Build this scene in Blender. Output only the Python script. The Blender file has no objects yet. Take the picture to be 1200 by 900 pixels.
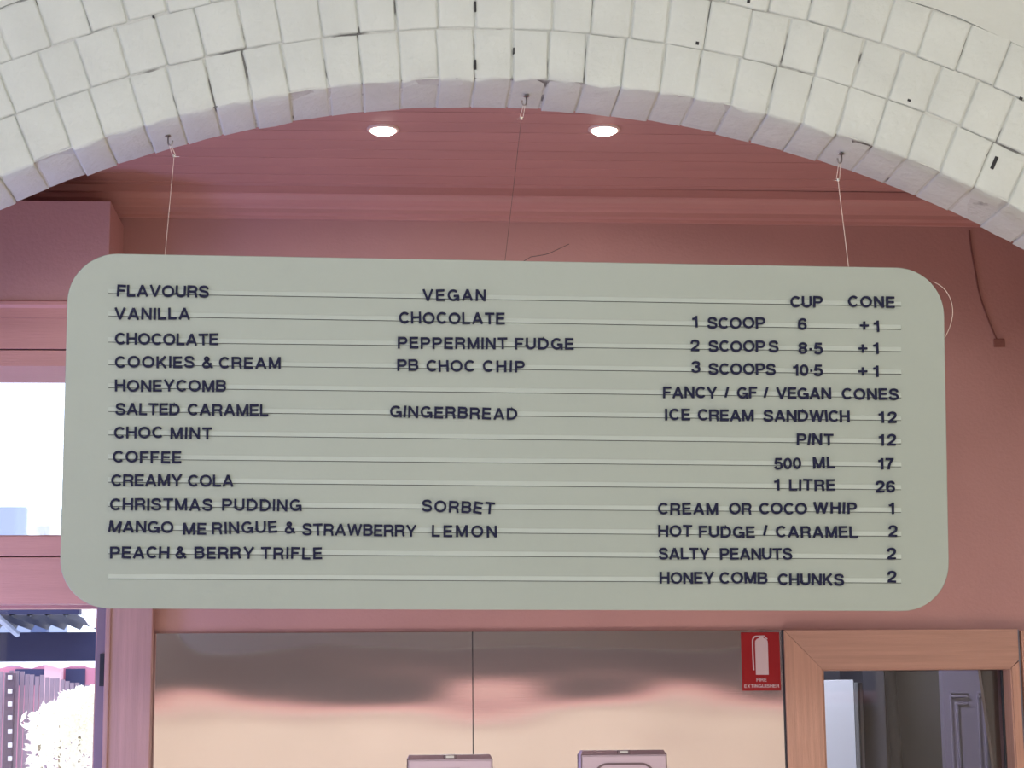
import bpy, bmesh, math, random
from mathutils import Vector, Matrix, noise
random.seed(7)
S = bpy.context.scene
COL = S.collection
CZ = 1.68                                   # eye height
# ------------------------------------------------------------------ camera
F, PITCH, YAW, ROLL = 2300.0, .172, .066, -.0085
fw = Vector((math.sin(YAW)*math.cos(PITCH), math.cos(YAW)*math.cos(PITCH), math.sin(PITCH)))
rt0 = Vector((math.cos(YAW), -math.sin(YAW), 0)); up0 = rt0.cross(fw)
rt = rt0*math.cos(ROLL)+up0*math.sin(ROLL); up = up0*math.cos(ROLL)-rt0*math.sin(ROLL)
cam = bpy.data.objects.new('camera', bpy.data.cameras.new('camera')); COL.objects.link(cam)
cam.data.sensor_width = 36; cam.data.lens = 36*F/1200; cam.data.clip_start = .05; cam.data.clip_end = 300
cam.matrix_world = Matrix(((rt.x, up.x, -fw.x, 0), (rt.y, up.y, -fw.y, 0), (rt.z, up.z, -fw.z, CZ), (0, 0, 0, 1)))
S.camera = cam
# ------------------------------------------------------------------ world, lights, exposure
S.view_settings.view_transform = 'Standard'; S.view_settings.look = 'None'
S.view_settings.gamma = 1; S.view_settings.use_curve_mapping = False
S.view_settings.exposure = 0.0
w = bpy.data.worlds.new('world'); S.world = w; w.use_nodes = True
bg = w.node_tree.nodes['Background']; bg.inputs[0].default_value = (.80, .88, 1, 1); bg.inputs[1].default_value = 2.6

def area(name, loc, to, sx, sy, power, col):
    l = bpy.data.lights.new(name, 'AREA'); l.shape = 'RECTANGLE'; l.size = sx; l.size_y = sy; l.energy = power; l.color = col
    o = bpy.data.objects.new(name, l); COL.objects.link(o); o.location = loc
    o.rotation_euler = (Vector(to)-Vector(loc)).to_track_quat('-Z', 'Y').to_euler(); return o
sun = bpy.data.objects.new('sun', bpy.data.lights.new('sun', 'SUN')); COL.objects.link(sun)
sun.data.energy = 7; sun.data.angle = .01; sun.data.color = (1, .95, .9); sun.rotation_euler = (math.radians(-12), math.radians(-38), 0)
area('daylight_key_front', (-.3, -3.5, 3.35), (.1, 4.6, 2.5), 5.0, 1.1, 168, (1, 1, .95))  # unseen front-room daylight as an added key lamp, kept out of the steel's reflection
area('warm_fill_front', (2.8, 1.8, 3.9), (1.7, 4.6, 2.2), 1.0, .8, 12, (1, .82, .56))  # added fill that warms the right side of the arch
area('rear_wall_fill', (.5, -.6, 3.9), (.5, -3.85, 1.7), 3.0, .4, 60, (1, .93, .89))  # added to brighten the rear wall that the steel reflects
area('glare_fill_back', (-1.85, 5.0, 1.3), (-1.2, 6.2, 2.7), .3, 1.3, 24, (.36, .42, 1))  # added blue lamp standing in for window glare over the left
area('glare_fill_front', (-2.9, 1.8, 1.35), (-.9, 6, 2.6), .9, 1.4, 40, (.42, .52, 1))  # second added glare lamp, tinting board and wall blue from the left
area('warm_fill_right', (2.7, 5.2, .9), (2.0, 6, 2.4), .4, .4, 4, (1, .55, .30))  # added warm fill for the right of the pink wall
area('soffit_fill', (1.5, 4.0, .5), (1.0, 4.75, 3.0), 1.2, .3, 5, (1, .78, .50))  # added from below to lift the arch underside
area('back_room_fill', (.4, 5.1, 1.2), (.3, 5.5, 3.3), 1.6, .3, 6, (1, .88, .84))  # added fill for the back room's ceiling and wall
area('side_room_fill', (1.25, 6.9, 2.6), (1.6, 8.0, 1.9), .4, .4, 24, (.92, .95, 1))  # added to brighten the white door behind the glass

# ------------------------------------------------------------------ helpers
def ray(px, py): return fw+rt*((px-600)/F)-up*((py-450)/F)
def at(px, py, Y):                      # point of the plane y = Y seen at a pixel of the photo
    v = ray(px, py); p = v*(Y/v.y); return Vector((p.x, p.y, p.z+CZ))
def lin(c):
    return tuple(((x/255)/12.92 if x/255 <= .04045 else ((x/255+.055)/1.055)**2.4) for x in c)+(1,)
def mat(name, col, rough=.6, metal=0, bump=0, bscale=40, var=0, vscale=5, emit=None, es=1, stretch=None, spec=.5, coat=0):
    m = bpy.data.materials.new(name); m.use_nodes = True; nt = m.node_tree; b = nt.nodes['Principled BSDF']
    c = col if len(col) == 4 else tuple(col)+(1,)
    b.inputs['Base Color'].default_value = c; b.inputs['Roughness'].default_value = rough; b.inputs['Metallic'].default_value = metal
    b.inputs['Specular IOR Level'].default_value = spec; b.inputs['Coat Weight'].default_value = coat
    tc = nt.nodes.new('ShaderNodeTexCoord'); src = tc.outputs['Object']
    if stretch:
        mp = nt.nodes.new('ShaderNodeMapping'); mp.inputs['Scale'].default_value = stretch
        nt.links.new(src, mp.inputs[0]); src = mp.outputs[0]
    if var:
        n = nt.nodes.new('ShaderNodeTexNoise'); n.inputs['Scale'].default_value = vscale; n.inputs['Detail'].default_value = 6
        nt.links.new(src, n.inputs['Vector'])
        r = nt.nodes.new('ShaderNodeValToRGB'); r.color_ramp.elements[0].position = .3; r.color_ramp.elements[1].position = .7
        r.color_ramp.elements[0].color = tuple(x*(1-var) for x in c[:3])+(1,); r.color_ramp.elements[1].color = tuple(min(1, x*(1+var)) for x in c[:3])+(1,)
        nt.links.new(n.outputs[0], r.inputs[0]); nt.links.new(r.outputs[0], b.inputs['Base Color'])
    if bump:
        n = nt.nodes.new('ShaderNodeTexNoise'); n.inputs['Scale'].default_value = bscale; n.inputs['Detail'].default_value = 5
        nt.links.new(src, n.inputs['Vector'])
        bp = nt.nodes.new('ShaderNodeBump'); bp.inputs['Strength'].default_value = bump; bp.inputs['Distance'].default_value = .01
        nt.links.new(n.outputs[0], bp.inputs['Height']); nt.links.new(bp.outputs[0], b.inputs['Normal'])
    if emit:
        b.inputs['Emission Color'].default_value = tuple(emit)+(1,); b.inputs['Emission Strength'].default_value = es
    return m

def link(o, parent=None):
    COL.objects.link(o)
    if parent: o.parent = parent
    return o
def wloc(p):
    v = Vector((0, 0, 0))
    while p: v += p.location; p = p.parent
    return v
def obj(name, bm, m, parent=None, local=False, smooth=False):
    if parent and not local: bmesh.ops.translate(bm, vec=-wloc(parent), verts=bm.verts)
    me = bpy.data.meshes.new(name); bm.normal_update(); bm.to_mesh(me); bm.free()
    for mm in (m if isinstance(m, (list, tuple)) else [m]): me.materials.append(mm)
    if smooth:
        for p in me.polygons: p.use_smooth = True
    return link(bpy.data.objects.new(name, me), parent)
def thing(name, label, cat, loc=(0, 0, 0), group=None):
    o = bpy.data.objects.new(name, None); o.empty_display_size = .05; o.location = loc
    tag(o, label, cat, group); return link(o)
def tag(o, label, cat, group=None):
    o['label'] = label; o['category'] = cat
    if group: o['group'] = group
    return o
def struct(name, bm, m, parent=None, label=None, smooth=False):
    o = obj(name, bm, m, parent, smooth=smooth); o['kind'] = 'structure'
    if label: o['label'] = label
    return o
def B(): return bmesh.new()
def box(bm, x0, x1, y0, y1, z0, z1, bev=0, mi=0):
    r = bmesh.ops.create_cube(bm, size=1)
    for v in r['verts']:
        v.co = Vector(((x0+x1)/2+v.co.x*(x1-x0), (y0+y1)/2+v.co.y*(y1-y0), (z0+z1)/2+v.co.z*(z1-z0)))
    fs = set(f for v in r['verts'] for f in v.link_faces)
    if bev:
        es = list(set(e for v in r['verts'] for e in v.link_edges))
        rr = bmesh.ops.bevel(bm, geom=es, offset=bev, segments=2, affect='EDGES', profile=.5); fs = set(rr['faces']) | set(f for f in fs if f.is_valid)
    for f in fs:
        if f.is_valid: f.material_index = mi
    return bm
def prism(bm, pts, axis, a0, a1):
    """closed outline pts, swept along axis ('x' or 'y')"""
    def P(p, a): return Vector((a, p[0], p[1])) if axis == 'x' else (Vector((p[0], a, p[1])) if axis == 'y' else Vector((p[0], p[1], a)))
    A = [bm.verts.new(P(p, a0)) for p in pts]; C = [bm.verts.new(P(p, a1)) for p in pts]
    n = len(pts)
    bm.faces.new(A); bm.faces.new(C[::-1])
    for i in range(n): bm.faces.new((A[i], A[(i+1) % n], C[(i+1) % n], C[i]))
    bmesh.ops.recalc_face_normals(bm, faces=bm.faces); return bm
def tube(bm, pts, r, n=8, cap=True):
    pts = [Vector(p) for p in pts]; rings = []
    for i, p in enumerate(pts):
        d = (pts[min(i+1, len(pts)-1)]-pts[max(i-1, 0)]).normalized()
        a = d.cross(Vector((0, 1, 0)) if abs(d.y) < .9 else Vector((1, 0, 0))).normalized(); b = d.cross(a)
        rr = r[i] if isinstance(r, (list, tuple)) else r
        rings.append([bm.verts.new(p+(a*math.cos(t*2*math.pi/n)+b*math.sin(t*2*math.pi/n))*rr) for t in range(n)])
    for u, v in zip(rings, rings[1:]):
        for k in range(n): bm.faces.new((u[k], u[(k+1) % n], v[(k+1) % n], v[k]))
    if cap: bm.faces.new(rings[0][::-1]); bm.faces.new(rings[-1])
    bmesh.ops.recalc_face_normals(bm, faces=bm.faces)
    return bm

# ------------------------------------------------------------------ materials
PINK = (.485, .262, .238)
M = {}
M['pink_wall'] = mat('pink_wall_paint', PINK, .65, bump=.15, bscale=90, var=.05, vscale=2.5)
M['pink_ceil'] = mat('pink_ceiling_paint', (.50, .25, .22), .6, bump=.1, bscale=60, var=.06, vscale=3, stretch=(.4, 3, 1))
M['pink_trim'] = mat('pink_trim_paint', (.53, .26, .23), .5, bump=.12, bscale=50, var=.06, vscale=4, stretch=(.3, 1, 6))
M['pink_post'] = mat('pink_stained_post', (.42, .235, .215), .5, bump=.2, bscale=60, var=.10, vscale=7, stretch=(12, 3, .4))
M['pine'] = mat('pink_stained_pine', (.48, .265, .19), .5, bump=.25, bscale=40, var=.13, vscale=7, stretch=(14, 3, .5))
M['pine_h'] = mat('pink_stained_pine_across', (.46, .26, .195), .5, bump=.25, bscale=40, var=.10, vscale=7, stretch=(.5, 3, 14))
M['brick'] = mat('white_painted_brick', (.60, .635, .605), .62, bump=.35, bscale=55, var=.045, vscale=7)
M['plaster'] = mat('white_painted_plaster', (.59, .62, .585), .65, bump=.35, bscale=25, var=.04, vscale=4)
m = mat('white_painted_mortar', (.56, .57, .54), .75, bump=.6, bscale=80); M['mortar'] = m
nt = m.node_tree; n = nt.nodes.new('ShaderNodeTexNoise'); n.inputs['Scale'].default_value = 9; n.inputs['Detail'].default_value = 3
r = nt.nodes.new('ShaderNodeValToRGB'); r.color_ramp.elements[0].position = .34; r.color_ramp.elements[0].color = (.16, .16, .155, 1)
r.color_ramp.elements[1].position = .42; r.color_ramp.elements[1].color = (.57, .59, .56, 1)
tc = nt.nodes.new('ShaderNodeTexCoord'); nt.links.new(tc.outputs['Object'], n.inputs['Vector']); nt.links.new(n.outputs[0], r.inputs[0])
nt.links.new(r.outputs[0], nt.nodes['Principled BSDF'].inputs['Base Color'])
M['board'] = mat('sage_board_paint', (.35, .395, .35), .45, bump=.03, bscale=60, var=.02, vscale=2)
M['rail'] = mat('pale_sage_rail', (.455, .51, .465), .4)
M['slot'] = mat('dark_slot', (.06, .07, .065), .8)
M['letter'] = mat('blue_veiled_plastic', (.009, .011, .042), .6, spec=.2)  # blue veil of the window glare put into the near-black letter colour
M['metal'] = mat('dull_steel', (.35, .33, .32), .35, metal=1)
M['crimp'] = mat('bright_crimp', (.8, .78, .76), .25, metal=1)
M['wire'] = mat('nylon_line', (.75, .62, .55), .4)
M['wire_dark'] = mat('dark_thread', (.09, .06, .06), .6)
M['dark'] = mat('dark_gap', (.03, .03, .035), .8)
M['red'] = mat('sign_red', (.28, .010, .014), .4, spec=.2)
M['signwhite'] = mat('sign_print', (.55, .42, .44), .4)
M['floor'] = mat('floor_tiles', (.62, .59, .55), .5, var=.1)
M['cream'] = mat('cream_render', (.90, .80, .72), .7, var=.04, vscale=2)
M['lamp'] = mat('lamp_glass', (1, 1, 1), .3, emit=(1, .86, .74), es=9)
M['lamp_ring'] = mat('lamp_trim', (.75, .55, .48), .4)
# wavy brushed stainless sheet
m = mat('stainless_steel', (.84, .77, .78), .055, metal=1); M['steel'] = m
nt = m.node_tree; b = nt.nodes['Principled BSDF']; tc = nt.nodes.new('ShaderNodeTexCoord')
mp = nt.nodes.new('ShaderNodeMapping'); mp.inputs['Scale'].default_value = (1.3, 1, 3.2)
n = nt.nodes.new('ShaderNodeTexNoise'); n.inputs['Scale'].default_value = 1.1; n.inputs['Detail'].default_value = 1.0
mp2 = nt.nodes.new('ShaderNodeMapping'); mp2.inputs['Scale'].default_value = (1.5, 1, 220)
n2 = nt.nodes.new('ShaderNodeTexNoise'); n2.inputs['Scale'].default_value = 4
bp = nt.nodes.new('ShaderNodeBump'); bp.inputs['Strength'].default_value = 1; bp.inputs['Distance'].default_value = .0034
bp2 = nt.nodes.new('ShaderNodeBump'); bp2.inputs['Strength'].default_value = .006; bp2.inputs['Distance'].default_value = .001
L = nt.links.new
L(tc.outputs['Object'], mp.inputs[0]); L(mp.outputs[0], n.inputs['Vector']); L(n.outputs[0], bp.inputs['Height'])
L(tc.outputs['Object'], mp2.inputs[0]); L(mp2.outputs[0], n2.inputs['Vector']); L(n2.outputs[0], bp2.inputs['Height'])
L(bp.outputs[0], bp2.inputs['Normal']); L(bp2.outputs[0], b.inputs['Normal'])
def glass(name, tint=(1, 1, 1), refl=1):
    m = bpy.data.materials.new(name); m.use_nodes = True; nt = m.node_tree; nt.nodes.clear()
    o = nt.nodes.new('ShaderNodeOutputMaterial'); mx = nt.nodes.new('ShaderNodeMixShader'); t = nt.nodes.new('ShaderNodeBsdfTransparent')
    g = nt.nodes.new('ShaderNodeBsdfGlossy'); g.inputs['Roughness'].default_value = .02; fr = nt.nodes.new('ShaderNodeFresnel'); fr.inputs[0].default_value = 1.5
    t.inputs[0].default_value = tuple(tint)+(1,)
    nt.links.new(fr.outputs[0], mx.inputs[0]); nt.links.new(t.outputs[0], mx.inputs[1]); nt.links.new(g.outputs[0], mx.inputs[2]); nt.links.new(mx.outputs[0], o.inputs[0])
    return m
M['glass'] = glass('window_glass', (.96, .97, 1)); M['glass2'] = glass('door_glass', (.9, .9, .95))

# ------------------------------------------------------------------ setting: rooms
CEIL = CZ+1.647
XL, XR = -2.5, 3.4
W_Y = 6.0
wt = at(30, 428, 6.0).z; wb = at(30, 628, 6.0).z; lt = at(30, 708, 6.0).z; wr = at(112, 800, 6.02).x
WL = -2.1
dx0 = at(963, 784, 6).x; dx1 = at(1187, 784, 6).x; dz = at(1060, 784, 6).z
def holed_wall(x0, x1, z0, z1, y0, y1, holes):
    bm = B(); xs = sorted({x0, x1, *[h[0] for h in holes], *[h[1] for h in holes]}); zs = sorted({z0, z1, *[h[2] for h in holes], *[h[3] for h in holes]})
    for a, c in zip(xs, xs[1:]):
        for d, e in zip(zs, zs[1:]):
            mx, mz = (a+c)/2, (d+e)/2
            if any(h[0] < mx < h[1] and h[2] < mz < h[3] for h in holes): continue
            box(bm, a, c, y0, y1, d, e)
    bmesh.ops.remove_doubles(bm, verts=bm.verts, dist=1e-5)
    seen = {}
    for f in list(bm.faces):
        k = tuple(sorted(v.index for v in f.verts))
        k = tuple(round(x, 4) for x in f.calc_center_median()); seen.setdefault(k, []).append(f)
    bmesh.ops.delete(bm, geom=[f for fs in seen.values() if len(fs) > 1 for f in fs], context='FACES')
    return bm
struct('floor', box(B(), -4, 4.2, -4, 9, -.1, 0), M['floor'])
wall = struct('wall_back', holed_wall(XL, XR, 0, CEIL+.1, W_Y, W_Y+.16, [(WL, wr, wb, wt), (WL, wr, .5, lt), (dx0, dx1, 0, dz)]), M['pink_wall'])
struct('wall_left', box(B(), XL-.1, XL, 4.83, 6.16, 0, CEIL+.1), M['pink_wall'])
struct('wall_right', box(B(), XR, XR+.1, 4.83, 6.16, 0, CEIL+.1), M['pink_wall'])
# lined ceiling: one board after the other
ceil = struct('ceiling', box(B(), XL, XR, 4.83, 6.1, CEIL+.012, CEIL+.05), M['dark'])
y = 5.955; k = 0
while y > 4.84:
    y0 = max(y-.089, 4.835); bm = B(); dzr = random.uniform(-.0006, .0006)
    box(bm, XL+.002, XR-.002, y0+.0015, y-.0015, CEIL+dzr, CEIL+.012, bev=.002)
    obj('plank', bm, M['pink_ceil'], ceil); y -= .09; k += 1
# cornice, sagging a little to the right
prof = [(6.0, 1.562), (5.986, 1.562), (5.984, 1.571), (5.966, 1.575), (5.963, 1.588), (5.955, 1.594), (5.942, 1.598), (5.925, 1.607), (5.915, 1.619), (5.905, 1.622), (5.903, 1.6465), (6.0, 1.6465)]
bm = prism(B(), [(a, b+CZ) for a, b in prof], 'x', XL, XR)
for v in bm.verts:
    if v.co.x > 0: v.co.z -= .007
    else: v.co.z += .008
struct('trim_1', bm, M['pink_trim'], label='pink stepped cornice between wall and ceiling')
# front room
struct('wall_left_front', box(B(), -3.1, -3.0, -4, 4.6, 0, 4.2), M['cream'])
struct('wall_right_front', box(B(), 4.0, 4.1, -4, 4.6, 0, 4.2), M['cream'])
struct('ceiling_front', box(B(), -3.0, 4.0, -4, 4.6, 4.1, 4.2), M['plaster'])
struct('wall_shopfront', holed_wall(-3.0, 4.0, 0, 4.1, -4.0, -3.85, [(-3.0, 4.0, 2.75, 3.95)]), M['cream'])
struct('trim_2', box(B(), -3.0, 4.0, -3.85, -3.80, CZ+.15, CZ+.25), mat('rose_paint', (.88, .50, .50), .6), label='pink band on the unseen wall behind, placed for the steel to reflect')  # unseen band, set where the steel shows it as a pink stripe
struct('trim_9', box(B(), -3.0, 4.0, -3.85, -3.78, CZ+.125, CZ+.15), mat('white_strip_paint', (.95, .93, .93), .5), label='white strip added under the pink band for the steel to reflect')  # added for the bright line in the steel's reflection
struct('trim_8', box(B(), -3.0, 4.0, -3.85, -3.81, CZ+.25, 2.75), mat('dark_band_paint', (.11, .09, .10), .6), label='dark band added above the pink band for the steel to reflect')  # unseen dark surface added so the upper steel reflects dark
street = obj('street_facade', box(B(), -12, 12, -9.3, -9, -.1, 3.4), M['cream']); tag(street, 'plain cream rendered facade across the street', 'building')

# ------------------------------------------------------------------ arch wall
AX, AZ, AR = .2635, CZ-1.2578, 2.8155
D0, D1 = 4.6, 4.83
def pol(a, r): return AX+r*math.sin(a), AZ+r*math.cos(a)
amax = math.radians(54)
def wallring(bm, r, y0, y1):
    pts = [pol(-amax+i*(2*amax)/60, r) for i in range(61)]
    j0, j1 = pts[0][0], pts[-1][0]
    A = [(j0, 0)]+pts+[(j1, 0)]
    top = [(max(-3.0, min(4.0, -3.0+7.0*i/62)), 4.15) for i in range(63)]
    # outer boundary points paired with the opening's
    out = []
    n = len(A)
    for i, p in enumerate(A):
        if i == 0: out.append((-3.0, 0))
        elif i == n-1: out.append((4.0, 0))
        else:
            t = (i-1)/(n-3)
            if t < .12: out.append((-3.0, 4.15*(t/.12)*.999+.0))
            elif t > .88: out.append((4.0, 4.15*((1-t)/.12)*.999))
            else: out.append((-3.0+7.0*(t-.12)/.76, 4.15))
    rows = []
    for yy in (y0, y1):
        rows.append(([bm.verts.new((p[0], yy, p[1])) for p in A], [bm.verts.new((p[0], yy, p[1])) for p in out]))
    for i in range(n-1):
        for (a, o) in rows:
            try: bm.faces.new((a[i], a[i+1], o[i+1], o[i]))
            except ValueError: pass
        bm.faces.new((rows[0][0][i], rows[0][0][i+1], rows[1][0][i+1], rows[1][0][i]))
        bm.faces.new((rows[0][1][i], rows[0][1][i+1], rows[1][1][i+1], rows[1][1][i]))
    bmesh.ops.recalc_face_normals(bm, faces=bm.faces); return bm
front = struct('wall_front', wallring(B(), AR+.004, D0+.0034, D1-.004), M['mortar'], label='white painted brick arch wall')
# smooth plaster over the three rings
bm = B(); n = 70; rr = AR+.393
ins = []; outs = []
for i in range(n+1):
    a = -math.radians(50)+i*math.radians(100)/n; x, z = pol(a, rr+.004*math.sin(i*1.3)); ins.append((x, z)); outs.append((AX+(rr+1.0)*math.sin(a)*1.02, min(4.12, AZ+(rr+1.1)*math.cos(a))))
rows = [([bm.verts.new((p[0], yy, p[1])) for p in ins], [bm.verts.new((p[0], yy, p[1])) for p in outs]) for yy in (D0-.003, D0+.01)]
for i in range(n):
    bm.faces.new((rows[0][0][i], rows[0][0][i+1], rows[0][1][i+1], rows[0][1][i])); bm.faces.new((rows[0][0][i], rows[0][0][i+1], rows[1][0][i+1], rows[1][0][i]))
bmesh.ops.recalc_face_normals(bm, faces=bm.faces)
struct('plaster', bm, M['plaster'], front)

def brick(a0, a1, r0, r1, seed, ragged):
    """voussoir with worn arrises: a closed grid box, each face 4 x 4 or so, moved by noise"""
    na, nr, ny = 4, 5, 5; bm = B(); V = {}; UU = (0, .07, .5, .93, 1); VV = (0, .05, .35, .68, .95, 1); TT = (0, .03, .3, .6, .97, 1)
    tilt = random.uniform(-.0012, .0012); pr = random.uniform(-.0035, -.0005); g = .0013
    def vert(i, j, k):
        if (i, j, k) in V: return V[i, j, k]
        u, v, t = UU[i], VV[j], TT[k]
        edge = (i in (0, na))+(j in (0, nr))+(k in (0, ny))
        a = a0+(a1-a0)*u; r = r0+(r1-r0)*v; yy = D0+pr+tilt*(u-.5)*2+(D1-D0-.002-pr)*t
        p = Vector((*pol(a, r), 0)); 
        q = Vector((p.x*28+seed*3.1, p.y*28, yy*22+seed))
        nz = noise.noise_vector(q)
        amp = .0022 if not (ragged and j == 0 and k <= 1) else (.013 if 15 <= seed <= 21 else .0075)
        rad = 0; ang = 0; dy = 0
        if edge >= 2:                      # round the arrises
            e = g*random.uniform(.6, 1.5)*(2.0 if ragged and j == 0 and k == 0 else 1)
            if i == 0: ang += e/r
            if i == na: ang -= e/r
            if j == 0: rad += e
            if j == nr: rad -= e
            if k == 0: dy += e
        x, z = pol(a+ang, r+rad+nz.x*amp)
        w_ = bm.verts.new((x+nz.y*.0022, yy+dy+nz.z*amp*.8, z)); V[i, j, k] = w_; return w_
    def quad(*q): bm.faces.new([vert(*c) for c in q])
    for i in range(na):
        for j in range(nr): quad((i, j, 0), (i+1, j, 0), (i+1, j+1, 0), (i, j+1, 0))
        for k in range(ny):
            quad((i, 0, k), (i, 0, k+1), (i+1, 0, k+1), (i+1, 0, k)); 
    for j in range(nr):
        for k in range(ny): quad((0, j, k), (0, j+1, k), (0, j+1, k+1), (0, j, k+1)); quad((na, j, k), (na, j, k+1), (na, j+1, k+1), (na, j+1, k))
    bmesh.ops.recalc_face_normals(bm, faces=bm.faces); return bm
def ang_of(px, py):
    p = at(px, py, D0); return math.atan2(p.x-AX, p.z-AZ)
pitch = .0905/AR; ph = ang_of(600, 103)
for ring in range(3):
    r0 = AR+.132*ring; r1 = r0+.1285
    js = []; kk = -19
    off = (0, .0015, .014)[ring]
    while kk <= 18:
        js.append(ph+kk*pitch+off+random.uniform(-.0016, .0016)); kk += 1
    for q, (a, b_) in enumerate(zip(js, js[1:])):
        gap = random.choice((.0006, .0012, .0018, .0036))/r0
        wig = random.uniform(-.004, .003)
        o = obj('brick', brick(a+gap/2, b_-gap/2, r0+(random.uniform(-.003, .004) if ring == 0 else wig), r1+wig*.3, ring*50+q, ring == 0), M['brick'], front, smooth=True)
# a dark slot knocked into the joint at the right
p = at(1165, 191, D0); a = math.atan2(p.x-AX, p.z-AZ)
bm = B(); box(bm, -.0045, .0045, -.0012, .01, -.017, .017, bev=.001)
bmesh.ops.rotate(bm, cent=(0, 0, 0), matrix=Matrix.Rotation(a, 3, 'Y'), verts=bm.verts); bmesh.ops.translate(bm, vec=(p.x, D0-.003, p.z), verts=bm.verts)
obj('weep_hole', bm, M['dark'], front)
for (px, py, s) in ((557, 8, (.0022, .013)), (557, 76, (.0026, .012)), (602, 60, (.0018, .008)), (817, 51, (.004, .004)), (1065, 118, (.004, .003)), (1196, 116, (.004, .004)), (180, 20, (.003, .003)), (877, 2, (.004, .004))):
    p = at(px, py, D0); a = math.atan2(p.x-AX, p.z-AZ); bm = B(); box(bm, -s[0], s[0], -.0015, .008, -s[1], s[1])
    bmesh.ops.rotate(bm, cent=(0, 0, 0), matrix=Matrix.Rotation(a, 3, 'Y'), verts=bm.verts); bmesh.ops.translate(bm, vec=(p.x, D0-.002, p.z), verts=bm.verts)
    obj('paint_gap', bm, M['dark'], front)

# ------------------------------------------------------------------ stroke lettering
def arc(cx, cy, rx, ry, a0, a1, n=14):
    return [(cx+rx*math.cos(math.radians(a0+(a1-a0)*i/n)), cy+ry*math.sin(math.radians(a0+(a1-a0)*i/n))) for i in range(n+1)]
def spl(P, n=4):
    out = []
    for i in range(len(P)-1):
        p0, p1, p2, p3 = P[max(i-1, 0)], P[i], P[i+1], P[min(i+2, len(P)-1)]
        for k in range(n):
            t = k/n; out.append(tuple(.5*(2*b+(c-a)*t+(2*a-5*b+4*c-d)*t*t+(3*b-a-3*c+d)*t**3) for a, b, c, d in zip(p0, p1, p2, p3)))
    return out+[P[-1]]
T = .178; h = T/2
def bowl(x0, x1, y0, y1):                     # P / B / R / D bowl
    r = (y1-y0)/2; rx = min(r, (x1-x0)*.75); return [(x0, y1)]+arc(x1-rx, (y0+y1)/2, rx, r, 90, -90, 12)+[(x0, y0)]
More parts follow.
